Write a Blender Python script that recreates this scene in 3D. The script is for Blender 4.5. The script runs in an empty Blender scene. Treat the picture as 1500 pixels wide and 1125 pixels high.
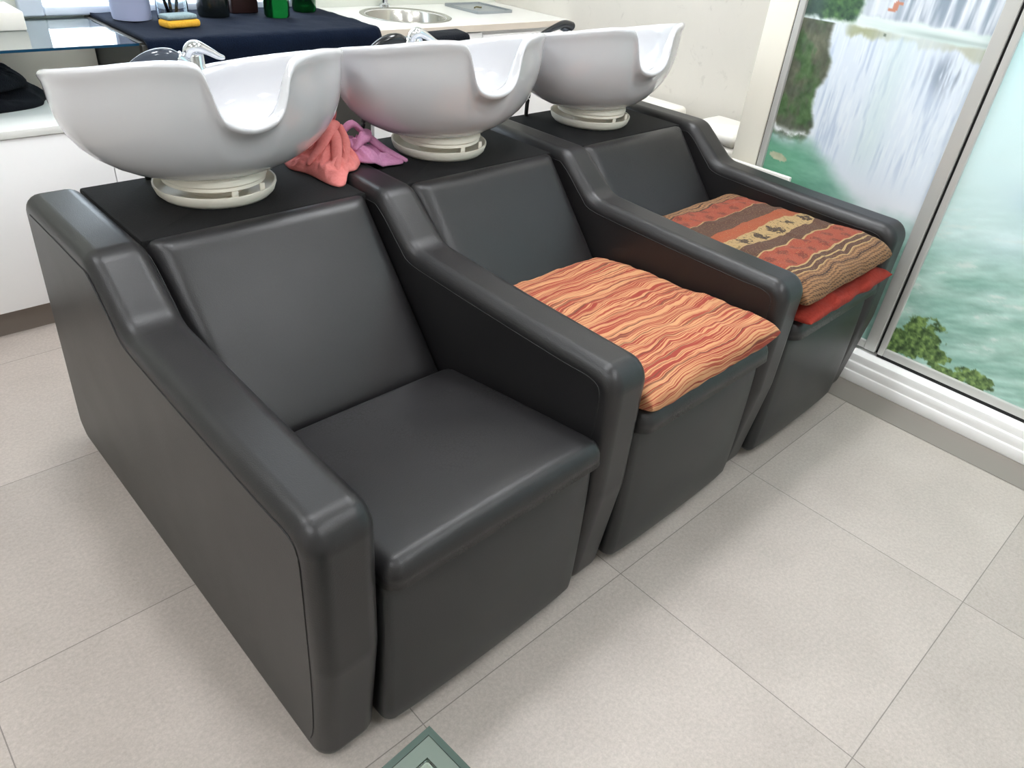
import bpy, bmesh, math, random
import numpy as np
from mathutils import Vector, Matrix, noise as mnoise

C = bpy.context.scene.collection
PI = math.pi
random.seed(7)

# ------------------------------------------------------------------ helpers
def lin(r, g, b):
    f = lambda c: (c/255/12.92) if c/255 <= .04045 else ((c/255+.055)/1.055)**2.4
    return (f(r), f(g), f(b), 1)

class NT:
    def __init__(s, name):
        s.m = bpy.data.materials.new(name); s.m.use_nodes = True
        s.t = s.m.node_tree; s.b = s.t.nodes['Principled BSDF']
    def n(s, typ, **kw):
        x = s.t.nodes.new(typ)
        for k, v in kw.items(): setattr(x, k, v)
        return x
    def l(s, a, b): s.t.links.new(a, b)
    def val(s, sock, v):
        if hasattr(v, 'is_output'): s.l(v, sock)
        else: sock.default_value = v
    def math(s, op, a, b=None, c=None):
        x = s.n('ShaderNodeMath', operation=op)
        s.val(x.inputs[0], a)
        if b is not None: s.val(x.inputs[1], b)
        if c is not None: s.val(x.inputs[2], c)
        return x.outputs[0]
    def noise(s, vec, scale, detail=3, rough=.55, dist=0):
        x = s.n('ShaderNodeTexNoise'); s.l(vec, x.inputs['Vector'])
        x.inputs['Scale'].default_value = scale; x.inputs['Detail'].default_value = detail
        x.inputs['Roughness'].default_value = rough; x.inputs['Distortion'].default_value = dist
        return x.outputs['Fac']
    def ramp(s, fac, stops, interp='LINEAR'):
        x = s.n('ShaderNodeValToRGB'); s.l(fac, x.inputs[0]); cr = x.color_ramp; cr.interpolation = interp
        while len(cr.elements) > len(stops): cr.elements.remove(cr.elements[-1])
        while len(cr.elements) < len(stops): cr.elements.new(1)
        for e, (p, c) in zip(cr.elements, stops): e.position = p; e.color = c
        return x.outputs[0]
    def mix(s, fac, a, b, blend='MIX'):
        x = s.n('ShaderNodeMix', data_type='RGBA', blend_type=blend)
        s.val(x.inputs[0], fac); s.val(x.inputs[6], a); s.val(x.inputs[7], b)
        return x.outputs[2]
    def obj(s): return s.n('ShaderNodeTexCoord').outputs['Object']
    def bump(s, h, strength, dist=.001):
        x = s.n('ShaderNodeBump'); x.inputs['Strength'].default_value = strength
        x.inputs['Distance'].default_value = dist; s.l(h, x.inputs['Height']); s.l(x.outputs[0], s.b.inputs['Normal'])
    def set(s, **kw):
        for k, v in kw.items():
            s.val(s.b.inputs[k.replace('_', ' ')], v)
        return s

def plain(name, col, rough=.5, metal=0, **kw):
    m = NT(name); m.set(Base_Color=lin(*col), Roughness=rough, Metallic=metal, **kw); return m.m

def obj(name, verts, faces, mat=None, parent=None, smooth=True, uvs=None, angle=None):
    me = bpy.data.meshes.new(name); me.from_pydata([tuple(v) for v in verts], [], faces); me.validate()
    bm = bmesh.new(); bm.from_mesh(me); bmesh.ops.recalc_face_normals(bm, faces=bm.faces); bm.to_mesh(me); bm.free()
    o = bpy.data.objects.new(name, me); C.objects.link(o)
    if mat: me.materials.append(mat)
    if parent: o.parent = parent
    if smooth:
        me.polygons.foreach_set('use_smooth', [True]*len(me.polygons))
        if angle:
            me.set_sharp_from_angle(angle=math.radians(angle))
    return o

def tag(o, label=None, cat=None, group=None, kind=None):
    if label: o['label'] = label
    if cat: o['category'] = cat
    if group: o['group'] = group
    if kind: o['kind'] = kind
    return o

def empty(name, loc=(0, 0, 0), rz=0, **kw):
    o = bpy.data.objects.new(name, None); C.objects.link(o); o.location = loc; o.rotation_euler = (0, 0, rz)
    o.empty_display_size = .05
    return tag(o, **kw)

def merge(*parts):
    V, F = [], []
    for v, f in parts:
        k = len(V); V += [tuple(p) for p in v]; F += [[i+k for i in q] for q in f]
    return V, F

def xf(vf, M): return [tuple(M @ Vector(v)) for v in vf[0]], vf[1]
def mv(vf, x, y, z): return [(a+x, b+y, c+z) for a, b, c in vf[0]], vf[1]

def fillet(pts, seg=6):
    """pts: (u, v, r) -> polyline with rounded corners"""
    out = []; n = len(pts)
    for i in range(n):
        p0, p, p1 = (Vector(pts[j % n][:2]) for j in (i-1, i, i+1)); r = pts[i][2]
        if r <= 0: out.append(tuple(p)); continue
        a = (p0-p).normalized(); b = (p1-p).normalized()
        ang = a.angle(b); d = min(r/math.tan(ang/2), .49*(p0-p).length, .49*(p1-p).length); r = d*math.tan(ang/2)
        c = p+(a+b).normalized()*(r/math.sin(ang/2))
        s0 = p+a*d-c; s1 = p+b*d-c
        t = s0.angle(s1)
        for k in range(seg+1):
            w = k/seg
            q = (s0*math.sin((1-w)*t)+s1*math.sin(w*t))/math.sin(t) if t > 1e-4 else s0.lerp(s1, w)
            out.append(tuple(c+q))
    return out

def rextrude(prof, a0, a1, r, seg=4, axis='x'):
    """extrude a closed 2D profile between a0 and a1 with rolled edges of radius r"""
    n = len(prof); P = [Vector(p) for p in prof]
    area = sum(P[i].x*P[(i+1) % n].y-P[(i+1) % n].x*P[i].y for i in range(n))
    if area < 0: P.reverse()
    N = []
    for i in range(n):
        e0 = (P[i]-P[i-1]).normalized(); e1 = (P[(i+1) % n]-P[i]).normalized()
        n0 = Vector((-e0.y, e0.x)); n1 = Vector((-e1.y, e1.x)); m = n0+n1
        m = m.normalized()/max(.5, m.normalized().dot(n0)) if m.length > 1e-6 else n0
        N.append(m)
    rings = []
    for k in range(seg+1):
        t = PI/2*k/seg; rings.append((a0+r*(1-math.sin(t)), r*(1-math.cos(t))))
    rings = [(a0+r*(1-math.cos(t)), r*(1-math.sin(t))) for t in [PI/2*k/seg for k in range(seg+1)]]
    rings += [(a1-r*(1-math.cos(t)), r*(1-math.sin(t))) for t in [PI/2*(1-k/seg) for k in range(seg+1)]]
    V = []
    for a, d in rings:
        for p, q in zip(P, N):
            w = p+q*d
            V.append({'x': (a, w.x, w.y), 'y': (w.x, a, w.y), 'z': (w.x, w.y, a)}[axis])
    F = []
    for k in range(len(rings)-1):
        for i in range(n):
            j = (i+1) % n; F.append([k*n+i, k*n+j, k*n+n+j, k*n+n+i])
    F.append(list(range(n))[::-1]); F.append([len(V)-n+i for i in range(n)])
    return V, F

def box(x0, x1, y0, y1, z0, z1, r=0., seg=2):
    x0, x1 = min(x0, x1), max(x0, x1); y0, y1 = min(y0, y1), max(y0, y1); z0, z1 = min(z0, z1), max(z0, z1)
    if r <= 0:
        V = [(x, y, z) for z in (z0, z1) for y in (y0, y1) for x in (x0, x1)]
        return V, [[0, 2, 3, 1], [4, 5, 7, 6], [0, 1, 5, 4], [2, 6, 7, 3], [0, 4, 6, 2], [1, 3, 7, 5]]
    r = min(r, .49*(x1-x0), .49*(y1-y0), .49*(z1-z0))
    pr = fillet([(x0, y0, r), (x1, y0, r), (x1, y1, r), (x0, y1, r)], seg*2)
    return rextrude(pr, z0, z1, r, seg, 'z')

def lathe(prof, n=32, cx=0, cy=0, sx=1, sy=1, caps=True):
    V, F = [], []
    for r, z in prof:
        for k in range(n):
            a = 2*PI*k/n; V.append((cx+r*sx*math.cos(a), cy+r*sy*math.sin(a), z))
    for i in range(len(prof)-1):
        for k in range(n):
            j = (k+1) % n; F.append([i*n+k, i*n+j, i*n+n+j, i*n+n+k])
    if caps:
        if prof[0][0] > 1e-5: F.append(list(range(n))[::-1])
        if prof[-1][0] > 1e-5: F.append([len(V)-n+k for k in range(n)])
    return V, F

def smooth_path(pts, n=8):
    out = []
    P = [Vector(p) for p in pts]
    for i in range(len(P)-1):
        p0 = P[max(i-1, 0)]; p1 = P[i]; p2 = P[i+1]; p3 = P[min(i+2, len(P)-1)]
        for k in range(n):
            t = k/n
            out.append(.5*((2*p1)+(p2-p0)*t+(2*p0-5*p1+4*p2-p3)*t*t+(3*p1-p0-3*p2+p3)*t**3))
    out.append(P[-1]); return out

def tube(pts, rad, n=12, flat=1., sm=8):
    """pts: 3D points; rad: number or list; flat squashes the vertical axis of the section"""
    if not isinstance(rad, (list, tuple)): rad = [rad]*len(pts)
    P = smooth_path([tuple(p)+() for p in pts], sm)
    Rr = smooth_path([(r, 0, 0) for r in rad], sm)
    V, F = [], []; up = Vector((0, 0, 1)); side0 = None
    for i, p in enumerate(P):
        d = (P[min(i+1, len(P)-1)]-P[max(i-1, 0)]).normalized()
        s = d.cross(up)
        if s.length < .15: s = side0 if side0 is not None else Vector((0, 1, 0))
        s = (s-d*s.dot(d)).normalized(); side0 = s; u = s.cross(d)
        for k in range(n):
            a = 2*PI*k/n; V.append(tuple(p+s*math.cos(a)*Rr[i].x+u*math.sin(a)*Rr[i].x*flat))
    m = len(P)
    for i in range(m-1):
        for k in range(n):
            j = (k+1) % n; F.append([i*n+k, i*n+j, i*n+n+j, i*n+n+k])
    for e, i0 in ((-1, 0), (1, m-1)):
        d = (P[0]-P[1]).normalized() if e < 0 else (P[-1]-P[-2]).normalized()
        c = len(V); V.append(tuple(P[i0]+d*Rr[i0].x*.5))
        for k in range(n): F.append([i0*n+k, i0*n+(k+1) % n, c])
    return V, F

def edge_space(L, r, inner, per=6):
    a = [r*(1-math.cos(PI/2*k/per)) for k in range(per+1)]
    b = list(np.linspace(r, L-r, inner+2)[1:-1])
    return a+b+[L-x for x in a[::-1]]

def pad(W, H, T, r, crown=0., inner=12, rc=None, warp=None):
    """upholstered slab over [0,W]x[0,H], thickness along +z, soft edges of radius r"""
    rc = rc or r*1.6
    us = edge_space(W, r, inner); vs = edge_space(H, r, inner)
    nu, nv = len(us), len(vs); V = []
    def dist(u, v):
        a = min(u, W-u); b = min(v, H-v)
        if a < rc and b < rc: return rc-math.hypot(rc-a, rc-b)
        return min(a, b)
    for v in vs:
        for u in us:
            d = max(0., dist(u, v)); e = max(0., (r-d)/r); z = T-r+r*math.sqrt(max(0, 1-e*e))
            z += crown*(math.sin(PI*u/W)*math.sin(PI*v/H))**.6
            x, y = u, v
            if d <= 0:                                   # pull square corners onto the round
                cx = min(max(u, rc), W-rc); cy = min(max(v, rc), H-rc); q = Vector((u-cx, v-cy))
                if q.length > rc: q = q.normalized()*rc; x, y = cx+q.x, cy+q.y
            if warp: z += warp(x, y)
            V.append((x, y, z))
    F = [[j*nu+i, j*nu+i+1, (j+1)*nu+i+1, (j+1)*nu+i] for j in range(nv-1) for i in range(nu-1)]
    ring = [i for i in range(nu)]+[j*nu+nu-1 for j in range(1, nv)]+[(nv-1)*nu+i for i in range(nu-2, -1, -1)]+[j*nu for j in range(nv-2, 0, -1)]
    k = len(V)
    for i in ring: V.append((V[i][0], V[i][1], 0))
    m = len(ring)
    for i in range(m): j = (i+1) % m; F.append([ring[i], k+i, k+j, ring[j]])
    F.append([k+i for i in range(m)])
    return V, F

def fbm3(p, s, o=3): return mnoise.fractal(Vector(p)*s, 1.0, 2.0, o)

# ------------------------------------------------------------------ materials
def leather(name, col, rough, worn=0.):
    m = NT(name); v = m.obj()
    g = m.n('ShaderNodeTexVoronoi'); m.l(v, g.inputs['Vector']); g.inputs['Scale'].default_value = 420
    f = m.noise(v, 900, 2)
    big = m.math('ADD', m.math('MULTIPLY', m.noise(v, 7, 4), .55), m.math('MULTIPLY', m.noise(v, 240, 3, .8), .45))
    base = m.mix(big, lin(*[c*.70 for c in col]), lin(*[min(255, c*1.32) for c in col]))
    if worn:
        cells = m.n('ShaderNodeTexVoronoi', feature='DISTANCE_TO_EDGE'); m.l(v, cells.inputs['Vector']); cells.inputs['Scale'].default_value = 120
        cr = m.math('LESS_THAN', cells.outputs[0], .07)
        region = m.ramp(m.noise(v, 9, 3), [(.45, (0, 0, 0, 1)), (.62, (1, 1, 1, 1))])
        k = m.math('MULTIPLY', m.math('MULTIPLY', cr, region), worn)
        base = m.mix(m.math('MULTIPLY', k, .6), base, lin(34, 32, 32))
        m.l(m.math('ADD', m.math('MULTIPLY', k, .22), m.math('MULTIPLY_ADD', big, .12, rough-.06)), m.b.inputs['Roughness'])
    else:
        m.l(m.math('MULTIPLY_ADD', big, .14, rough-.07), m.b.inputs['Roughness'])
    m.set(Base_Color=base); m.b.inputs['Specular IOR Level'].default_value = .46
    m.bump(m.math('ADD', g.outputs['Distance'], m.math('MULTIPLY', f, .6)), .14, .001)
    return m.m

M = {}
M['leather'] = leather('black_leather', (31, 30, 31), .37)
M['leather_seat'] = leather('black_seat_leather', (30, 29, 30), .37, .6)
M['leather_panel'] = leather('black_panel_leather', (31, 32, 33), .40)

def fabric(name, col, col2=None, scale=260, bump=.6, rough=.95):
    m = NT(name); v = m.obj(); f = m.noise(v, scale, 3)
    m.set(Base_Color=m.mix(f, lin(*col), lin(*(col2 or [min(255, c*1.5+8) for c in col]))), Roughness=rough)
    m.b.inputs['Sheen Weight'].default_value = .03; m.b.inputs['Specular IOR Level'].default_value = .12
    m.bump(f, bump, .003); return m.m
M['seam'] = plain('dark_stitching', (24, 24, 25), .6)
M['deck'] = fabric('black_deck_cloth', (15, 15, 16), (34, 33, 33), 330, .3, .8)
M['towel_black'] = fabric('black_terry', (8, 9, 11), (30, 33, 40), 300, .9)
M['towel_navy'] = fabric('dark_navy_terry', (2, 7, 20), (14, 28, 50), 260, .9)
M['salmon'] = fabric('salmon_cloth', (232, 126, 124), (246, 158, 152), 180, .3)
M['lilac'] = fabric('lilac_cloth', (176, 112, 150), (204, 146, 178), 180, .3)
M['red_cloth'] = fabric('brick_red_cloth', (122, 36, 28), (154, 58, 46), 120, .6)

m = NT('white_ceramic'); m.set(Base_Color=lin(208, 208, 211), Roughness=.12); m.b.inputs['Coat Weight'].default_value = .5; M['ceramic'] = m.m
M['cream'] = plain('cream_plastic', (246, 240, 226), .45)
M['white_plastic'] = plain('white_plastic', (238, 234, 226), .4)
M['white_paint'] = plain('white_laminate', (250, 249, 249), .35)
M['white_gloss'] = plain('white_worktop', (236, 236, 232), .22)
M['cream_edge'] = plain('cream_board_edge', (226, 214, 200), .5)
M['chrome'] = plain('chrome', (225, 228, 232), .08, 1)
M['steel'] = plain('brushed_steel', (190, 188, 182), .22, 1)
M['aluminium'] = plain('anodised_aluminium', (206, 206, 202), .38, .2)
M['black_plastic'] = plain('gloss_black_plastic', (20, 22, 26), .18)
M['smoke'] = plain('smoked_grey_plastic', (60, 66, 76), .12)
M['rubber'] = plain('black_rubber', (14, 14, 14), .7)
M['dark_grey'] = plain('dark_grey_board', (62, 60, 56), .6)
M['brown_dark'] = plain('dark_brown_plastic', (44, 26, 24), .4)
M['dark_bottle'] = plain('black_bottle', (16, 20, 20), .2)
M['canister'] = plain('pale_lavender_plastic', (176, 184, 216), .45)
M['sponge_y'] = fabric('yellow_sponge', (226, 162, 40), (246, 196, 80), 200, .8)
M['sponge_g'] = fabric('grey_blue_scourer', (120, 140, 144), (160, 178, 182), 220, .8)
M['grey_tray'] = plain('grey_tray', (150, 156, 158), .35)

def glass(name, col, rough=.0, ior=1.5, alpha=None):
    m = NT(name); m.set(Base_Color=lin(*col), Roughness=rough); m.b.inputs['Transmission Weight'].default_value = 1
    m.b.inputs['IOR'].default_value = ior; return m.m
M['glass'] = glass('green_tinted_glass', (205, 232, 222))
m = NT('dark_green_glass_rim'); m.set(Base_Color=lin(70, 86, 79), Roughness=.12); m.b.inputs['Transmission Weight'].default_value = .15; M['rim_glass'] = m.m
m = NT('pale_green_glass_band'); m.set(Base_Color=lin(112, 124, 115), Roughness=.12); m.b.inputs['Transmission Weight'].default_value = .2; M['band_glass'] = m.m
M['glass_shelf'] = glass('clear_shelf_glass', (222, 236, 238))
M['glass_edge'] = plain('blue_green_glass_edge', (26, 66, 92), .1)
M['green_glass'] = glass('green_bottle_glass', (4, 44, 14), .10)
M['clear_glass'] = glass('clear_jar_glass', (240, 246, 248))

# floor: 60 cm stone tiles
m = NT('grey_stone_tiles'); co = m.n('ShaderNodeTexCoord').outputs['Object']
sp = m.n('ShaderNodeSeparateXYZ'); m.l(co, sp.inputs[0])
tx = m.math('DIVIDE', sp.outputs[0], .6); ty = m.math('DIVIDE', sp.outputs[1], .598)
fx = m.math('ABSOLUTE', m.math('SUBTRACT', m.math('FRACT', m.math('ADD', tx, .5)), .5))
fy = m.math('ABSOLUTE', m.math('SUBTRACT', m.math('FRACT', m.math('ADD', ty, .5)), .5))
gr = m.math('LESS_THAN', m.math('MINIMUM', fx, fy), .0018)
cb = m.n('ShaderNodeCombineXYZ'); m.l(m.math('FLOOR', tx), cb.inputs[0]); m.l(m.math('FLOOR', ty), cb.inputs[1])
wn = m.n('ShaderNodeTexWhiteNoise', noise_dimensions='2D'); m.l(cb.outputs[0], wn.inputs['Vector'])
add = m.n('ShaderNodeVectorMath', operation='MULTIPLY_ADD'); m.l(wn.outputs['Color'], add.inputs[0]); add.inputs[1].default_value = (9, 9, 9); m.l(co, add.inputs[2])
cloud = m.noise(add.outputs[0], 3.2, 5, .6, .4); fine = m.noise(co, 120, 4, .8)
tone = m.math('ADD', m.math('MULTIPLY', m.math('SUBTRACT', cloud, .5), .55), m.math('ADD', m.math('MULTIPLY', m.math('SUBTRACT', fine, .5), .95), m.math('MULTIPLY', m.math('SUBTRACT', wn.outputs['Value'], .5), .16)))
col = m.ramp(m.math('ADD', tone, .5), [(0, lin(144, 135, 127)), (.5, lin(177, 167, 159)), (1, lin(206, 196, 188))])
m.set(Base_Color=m.mix(m.math('MULTIPLY', gr, .75), col, lin(104, 98, 93)), Roughness=m.math('MULTIPLY_ADD', cloud, .16, .40))
m.bump(fine, .06, .0015)
M['floor'] = m.m

def plaster(name, c0, c1, c2):
    m = NT(name); v = m.obj(); a = m.noise(v, 2.2, 6, .62, .8); b = m.noise(v, 9, 5, .7, 2.2)
    vein = m.ramp(b, [(.60, (0, 0, 0, 1)), (.68, (1, 1, 1, 1))])
    col = m.mix(a, lin(*c0), lin(*c1)); m.set(Base_Color=m.mix(m.math('MULTIPLY', vein, .35), col, lin(*c2)), Roughness=.5)
    m.bump(a, .15, .004); return m.m
M['plaster'] = plaster('grey_polished_plaster', (206, 202, 192), (222, 216, 208), (178, 172, 164))
M['wall'] = plaster('white_plaster', (226, 224, 218), (234, 231, 226), (222, 219, 212))
M['back_plaster'] = plaster('pale_green_grey_plaster', (204, 208, 198), (216, 218, 208), (194, 196, 188))

def emis(name, col, st):
    m = NT(name); m.set(Base_Color=(0, 0, 0, 1)); m.b.inputs['Emission Color'].default_value = col; m.b.inputs['Emission Strength'].default_value = st
    return m.m
M['daylight'] = emis('bright_frosted_window', (.78, .90, 1, 1), 6.0)

# ------------------------------------------------------------------ setting
def structure(name, vf, mat, **kw):
    o = obj(name, *vf, mat, **kw); o['kind'] = 'structure'; return o
XL, XR, YF, YB, ZC = -3.0, 2.30, -3.0, 2.45, 3.0
structure('floor', box(XL, XR, YF, YB, -.05, 0), M['floor'], smooth=False)
structure('ceiling', box(XL, XR, YF, YB, ZC, ZC+.05), M['wall'], smooth=False)
structure('wall_left', box(XL-.05, XL, YF, YB, 0, ZC), M['wall'], smooth=False)
structure('wall_front', box(XL, XR, YF-.05, YF, 0, ZC), M['wall'], smooth=False)
structure('wall_right', box(XR, XR+.05, YF, YB, 0, ZC), M['plaster'], smooth=False)
structure('wall_back', box(XL, XR, YB, YB+.05, 0, ZC), M['back_plaster'], smooth=False)

# bright window in the back wall
w = empty('window_1', (0, 0, 0)); w['kind'] = 'structure'
fr = merge(box(.16, .235, YB-.03, YB, .872, 2.36, .006), box(.235, 1.14, YB-.03, YB, .872, .903, .006), box(1.14, 1.21, YB-.03, YB, .872, 2.36, .006), box(.235, 1.14, YB-.03, YB, 2.32, 2.36, .006))
obj('window_frame', *fr, plain('window_frame_white', (214, 224, 236), .4), w)
obj('pane', *box(.235, 1.14, YB-.012, YB-.002, .90, 2.33), M['daylight'], w, smooth=False)

# sliding glass doors with a printed waterfall picture, on a white raised sill
M['sill'] = plain('white_sill', (254, 254, 252), .4)
s = structure('trim_1', merge(box(1.937, 2.29, -2.6, .76, 0, .040, .003), box(1.943, 2.29, -2.6, .76, .040, .072, .003), box(1.952, 2.29, -2.6, .76, .072, .100, .003)), M['sill'], angle=40)
structure('trim_2', box(2.0, 2.29, .662, .765, .1005, 2.3, .004), plain('cream_white_jamb', (255, 250, 236), .45), angle=40)
structure('trim_3', box(2.0, 2.29, -2.6, .765, 2.3, ZC, .004), plain('white_header', (240, 236, 230), .45), angle=40)
structure('trim_4', box(1.803, 1.936, -2.6, 1.2, -.01, .0015), NT('darker_floor_strip').set(Base_Color=lin(138, 131, 124), Roughness=.5).m, smooth=False)  # thin strip beside the sill, darker than the rest of the floor

# --- the print, painted procedurally vertex by vertex
def vnoise(x, y, seed):
    xi = np.floor(x).astype(np.int64); yi = np.floor(y).astype(np.int64); fx = x-xi; fy = y-yi
    fx = fx*fx*(3-2*fx); fy = fy*fy*(3-2*fy)
    def h(a, b):
        n = (a*374761393+b*668265263+seed*1442695041) & 0x7fffffff
        n = ((n ^ (n >> 13))*1274126177) & 0x7fffffff
        return ((n ^ (n >> 16)) & 0xffff)/65535.
    return (h(xi, yi)*(1-fx)+h(xi+1, yi)*fx)*(1-fy)+(h(xi, yi+1)*(1-fx)+h(xi+1, yi+1)*fx)*fy
def fb(x, y, seed, o=4):
    t = 0; a = .5; s = 0
    for k in range(o): t = t+a*vnoise(x*2**k, y*2**k, seed+k); s += a; a *= .55
    return t/s
def sst(a, b, x): t = np.clip((x-a)/(b-a), 0, 1); return t*t*(3-2*t)
def mixc(c, m, col):
    m = np.clip(m, 0, 1)[..., None]; return c*(1-m)+np.array(col, float)*m if not isinstance(col, np.ndarray) else c*(1-m)+col*m
def two(n, a, b): n = np.clip(n, 0, 1)[..., None]; return np.array(a, float)*(1-n)+np.array(b, float)*n

def paint_falls(y, z):
    n1 = fb(y*14, z*14, 1); n2 = fb(y*40, z*40, 5); st = fb(y*95, z*7, 9); st2 = fb(y*210, z*14, 13, 3)
    jag = (fb(y*26, z*0+3, 21)-.5)
    # water mist base
    c = two(sst(.55, .75, z), (242, 245, 250), (222, 234, 248))
    # main fall
    fall = sst(.62, .76, z)
    c = mixc(c, fall*(.35+.5*sst(.45, .7, st2)), np.array((238, 247, 255.)))
    c = mixc(c, fall*sst(.53, .78, st)*.6, np.array((180, 198, 222.)))
    c = mixc(c, sst(.75, .3, y)*np.exp(-((y-.30)/.05)**2)*fall*.35, np.array((206, 232, 226.)))
    g = np.exp(-((y-.14)/.05)**2-((z-1.005)/.05)**2)
    c = mixc(c, g*sst(.40, .62, st)*1.1, np.array((140, 154, 172.)))
    # lip of the lower fall
    lipz = 1.068+jag*.05+.02*(y-.2)
    lip = sst(lipz-.012, lipz+.006, z)*(1-sst(.46, .50, y))
    gap = sst(.40, .55, fb(y*9, z*2, 31))
    c = mixc(c, lip*(.35+.65*gap), two(n2, (176, 186, 160), (206, 214, 194)))
    c = mixc(c, lip*np.exp(-((y-.42)/.06)**2)*.8, two(n1, (138, 146, 104), (176, 180, 140)))
    c = mixc(c, lip*np.exp(-((y-.12)/.06)**2)*.5, two(n1, (150, 152, 118), (182, 180, 150)))
    # pale ledge pool above
    led = sst(1.082, 1.092, z+jag*.012)
    c = mixc(c, led, two(fb(y*6, z*60, 41), (206, 230, 224), (246, 250, 252)))
    c = mixc(c, np.exp(-((z-1.098)/.006)**2)*(1-sst(.2, .36, y))*.7, np.array((170, 190, 186.)))
    # upper fall
    up = sst(1.118, 1.130, z+(fb(y*30, z*3, 47)-.5)*.02)*(1-sst(.43, .46, y))
    c = mixc(c, up, two(sst(.30, .72, fb(y*70, z*5, 51)), (150, 166, 182), (236, 242, 250)))
    c = mixc(c, up*np.exp(-((y-.40)/.05)**2)*.8, np.array((240, 246, 252.)))
    # small orange bird shape on the water
    fig = np.maximum(((y-.356)/.008)**2+((z-1.157)/.016)**2 < 1, np.maximum(((y-.348)/.014)**2+((z-1.166)/.005)**2 < 1, ((y-.366)/.012)**2+((z-1.147)/.004)**2 < 1))
    c = mixc(c, fig*.9, np.array((204, 132, 104.)))
    c = mixc(c, ((((y-.362)/.005)**2+((z-1.078)/.004)**2) < 1).astype(float)*.8, np.array((96, 110, 96.)))
    # cliff at the left with moss, and trees above it
    edge = .512+.012*np.sin(z*31)+(fb(y*10, z*22, 61)-.5)*.03+.05*sst(.85, .68, z)*0
    cl = sst(edge-.006, edge+.012, y)*sst(.700, .725, z+(n2-.5)*.03)
    rock = two(n1*1.2-.1, (64, 74, 66), (128, 128, 104))
    rock = mixc(rock, sst(.42, .66, fb(y*24, z*16, 67)), two(n2, (50, 78, 48), (104, 134, 88)))
    rock = rock+((fb(y*90, z*60, 69)-.5)*40)[..., None]
    c = mixc(c, cl*(z < 1.085), rock)
    tr = sst(.455, .475, y+(fb(y*20, z*20, 71)-.5)*.05)*sst(1.085, 1.10, z+(n2-.5)*.02)
    leaf = two(fb(y*55, z*55, 75)*1.5-.25, (38, 66, 56), (112, 158, 92))
    leaf = mixc(leaf, sst(.55, .60, y)*.7, np.array((66, 84, 88.)))
    c = mixc(c, tr, leaf)
    # green pool below
    shore = .50+.40*(y-.05)+.03*np.sin(y*17)+(n1-.5)*.05
    pool = sst(shore+.055, shore-.045, z)
    pc = two(sst(.60, .15, y), (108, 170, 140), (164, 206, 194)); pc = pc+((fb(y*16, z*60, 81)-.5)*46)[..., None]
    pc = mixc(pc, sst(.3, .05, z)*.5, np.array((150, 196, 184.)))
    c = mixc(c, pool, pc)
    c = mixc(c, np.exp(-((z-(shore+.035))/.012)**2)*sst(.4, .55, y)*sst(.35, .6, n2), np.array((244, 248, 250.)))
    rk = ((((y-.585)/.035)**2+((z-.645-(y-.585)*.1)/.012)**2) < 1.3*n2+.35)
    c = mixc(c, rk*.9, two(n2, (160, 160, 128), (222, 216, 190)))
    return c

def paint_lake(y, z):
    zz = z+.28*(y+.05)                                   # ripples run a little downhill
    n1 = fb(y*9, zz*26, 101); n2 = fb(y*22, zz*90, 107); n3 = fb(y*5, zz*9, 113)
    c = two(sst(.30, .72, z+(n3-.5)*.25), (164, 206, 192), (216, 242, 242))
    c = mixc(c, sst(.55, .95, z+(n3-.5)*.2), np.array((222, 250, 252.)))
    c = mixc(c, sst(.9, 1.2, z), np.array((210, 250, 255.)))
    amp = sst(.80, .38, z)
    c = c+((n1-.5)*70*amp)[..., None]*np.array((1.25, .9, 1.0))+((n2-.5)*44*amp)[..., None]
    foam = sst(.60, .72, n1)*sst(.50, .66, fb(y*16, zz*60, 121))*amp
    c = mixc(c, foam*.8, np.array((228, 240, 234.)))
    c = mixc(c, np.exp(-((y+.25)/.1)**2-((z-.72-.2*(y+.25))/.05)**2)*.45, np.array((176, 204, 226.)))
    for (cy, cz, ry, rz, sd) in ((-.085, .225, .075, .072, 131), (-.05, .185, .06, .05, 133), (-.135, .185, .05, .030, 135), (-.285, .165, .062, .030, 137), (-.22, .148, .07, .018, 139), (-.02, .165, .045, .04, 141)):
        d = ((y-cy)/ry)**2+((z-cz)/rz)**2+(fb(y*46, z*46, sd)-.5)*2.2
        lf = two(fb(y*85, z*85, sd+1)*1.9-.45, (40, 66, 34), (150, 182, 104))
        c = mixc(c, sst(1.05, .8, d), lf)
    c = mixc(c, sst(.140, .128, z+(fb(y*20, z*20, 151)-.5)*.02)*sst(-.32, -.2, y)*.8, np.array((120, 116, 92.)))
    return c

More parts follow.
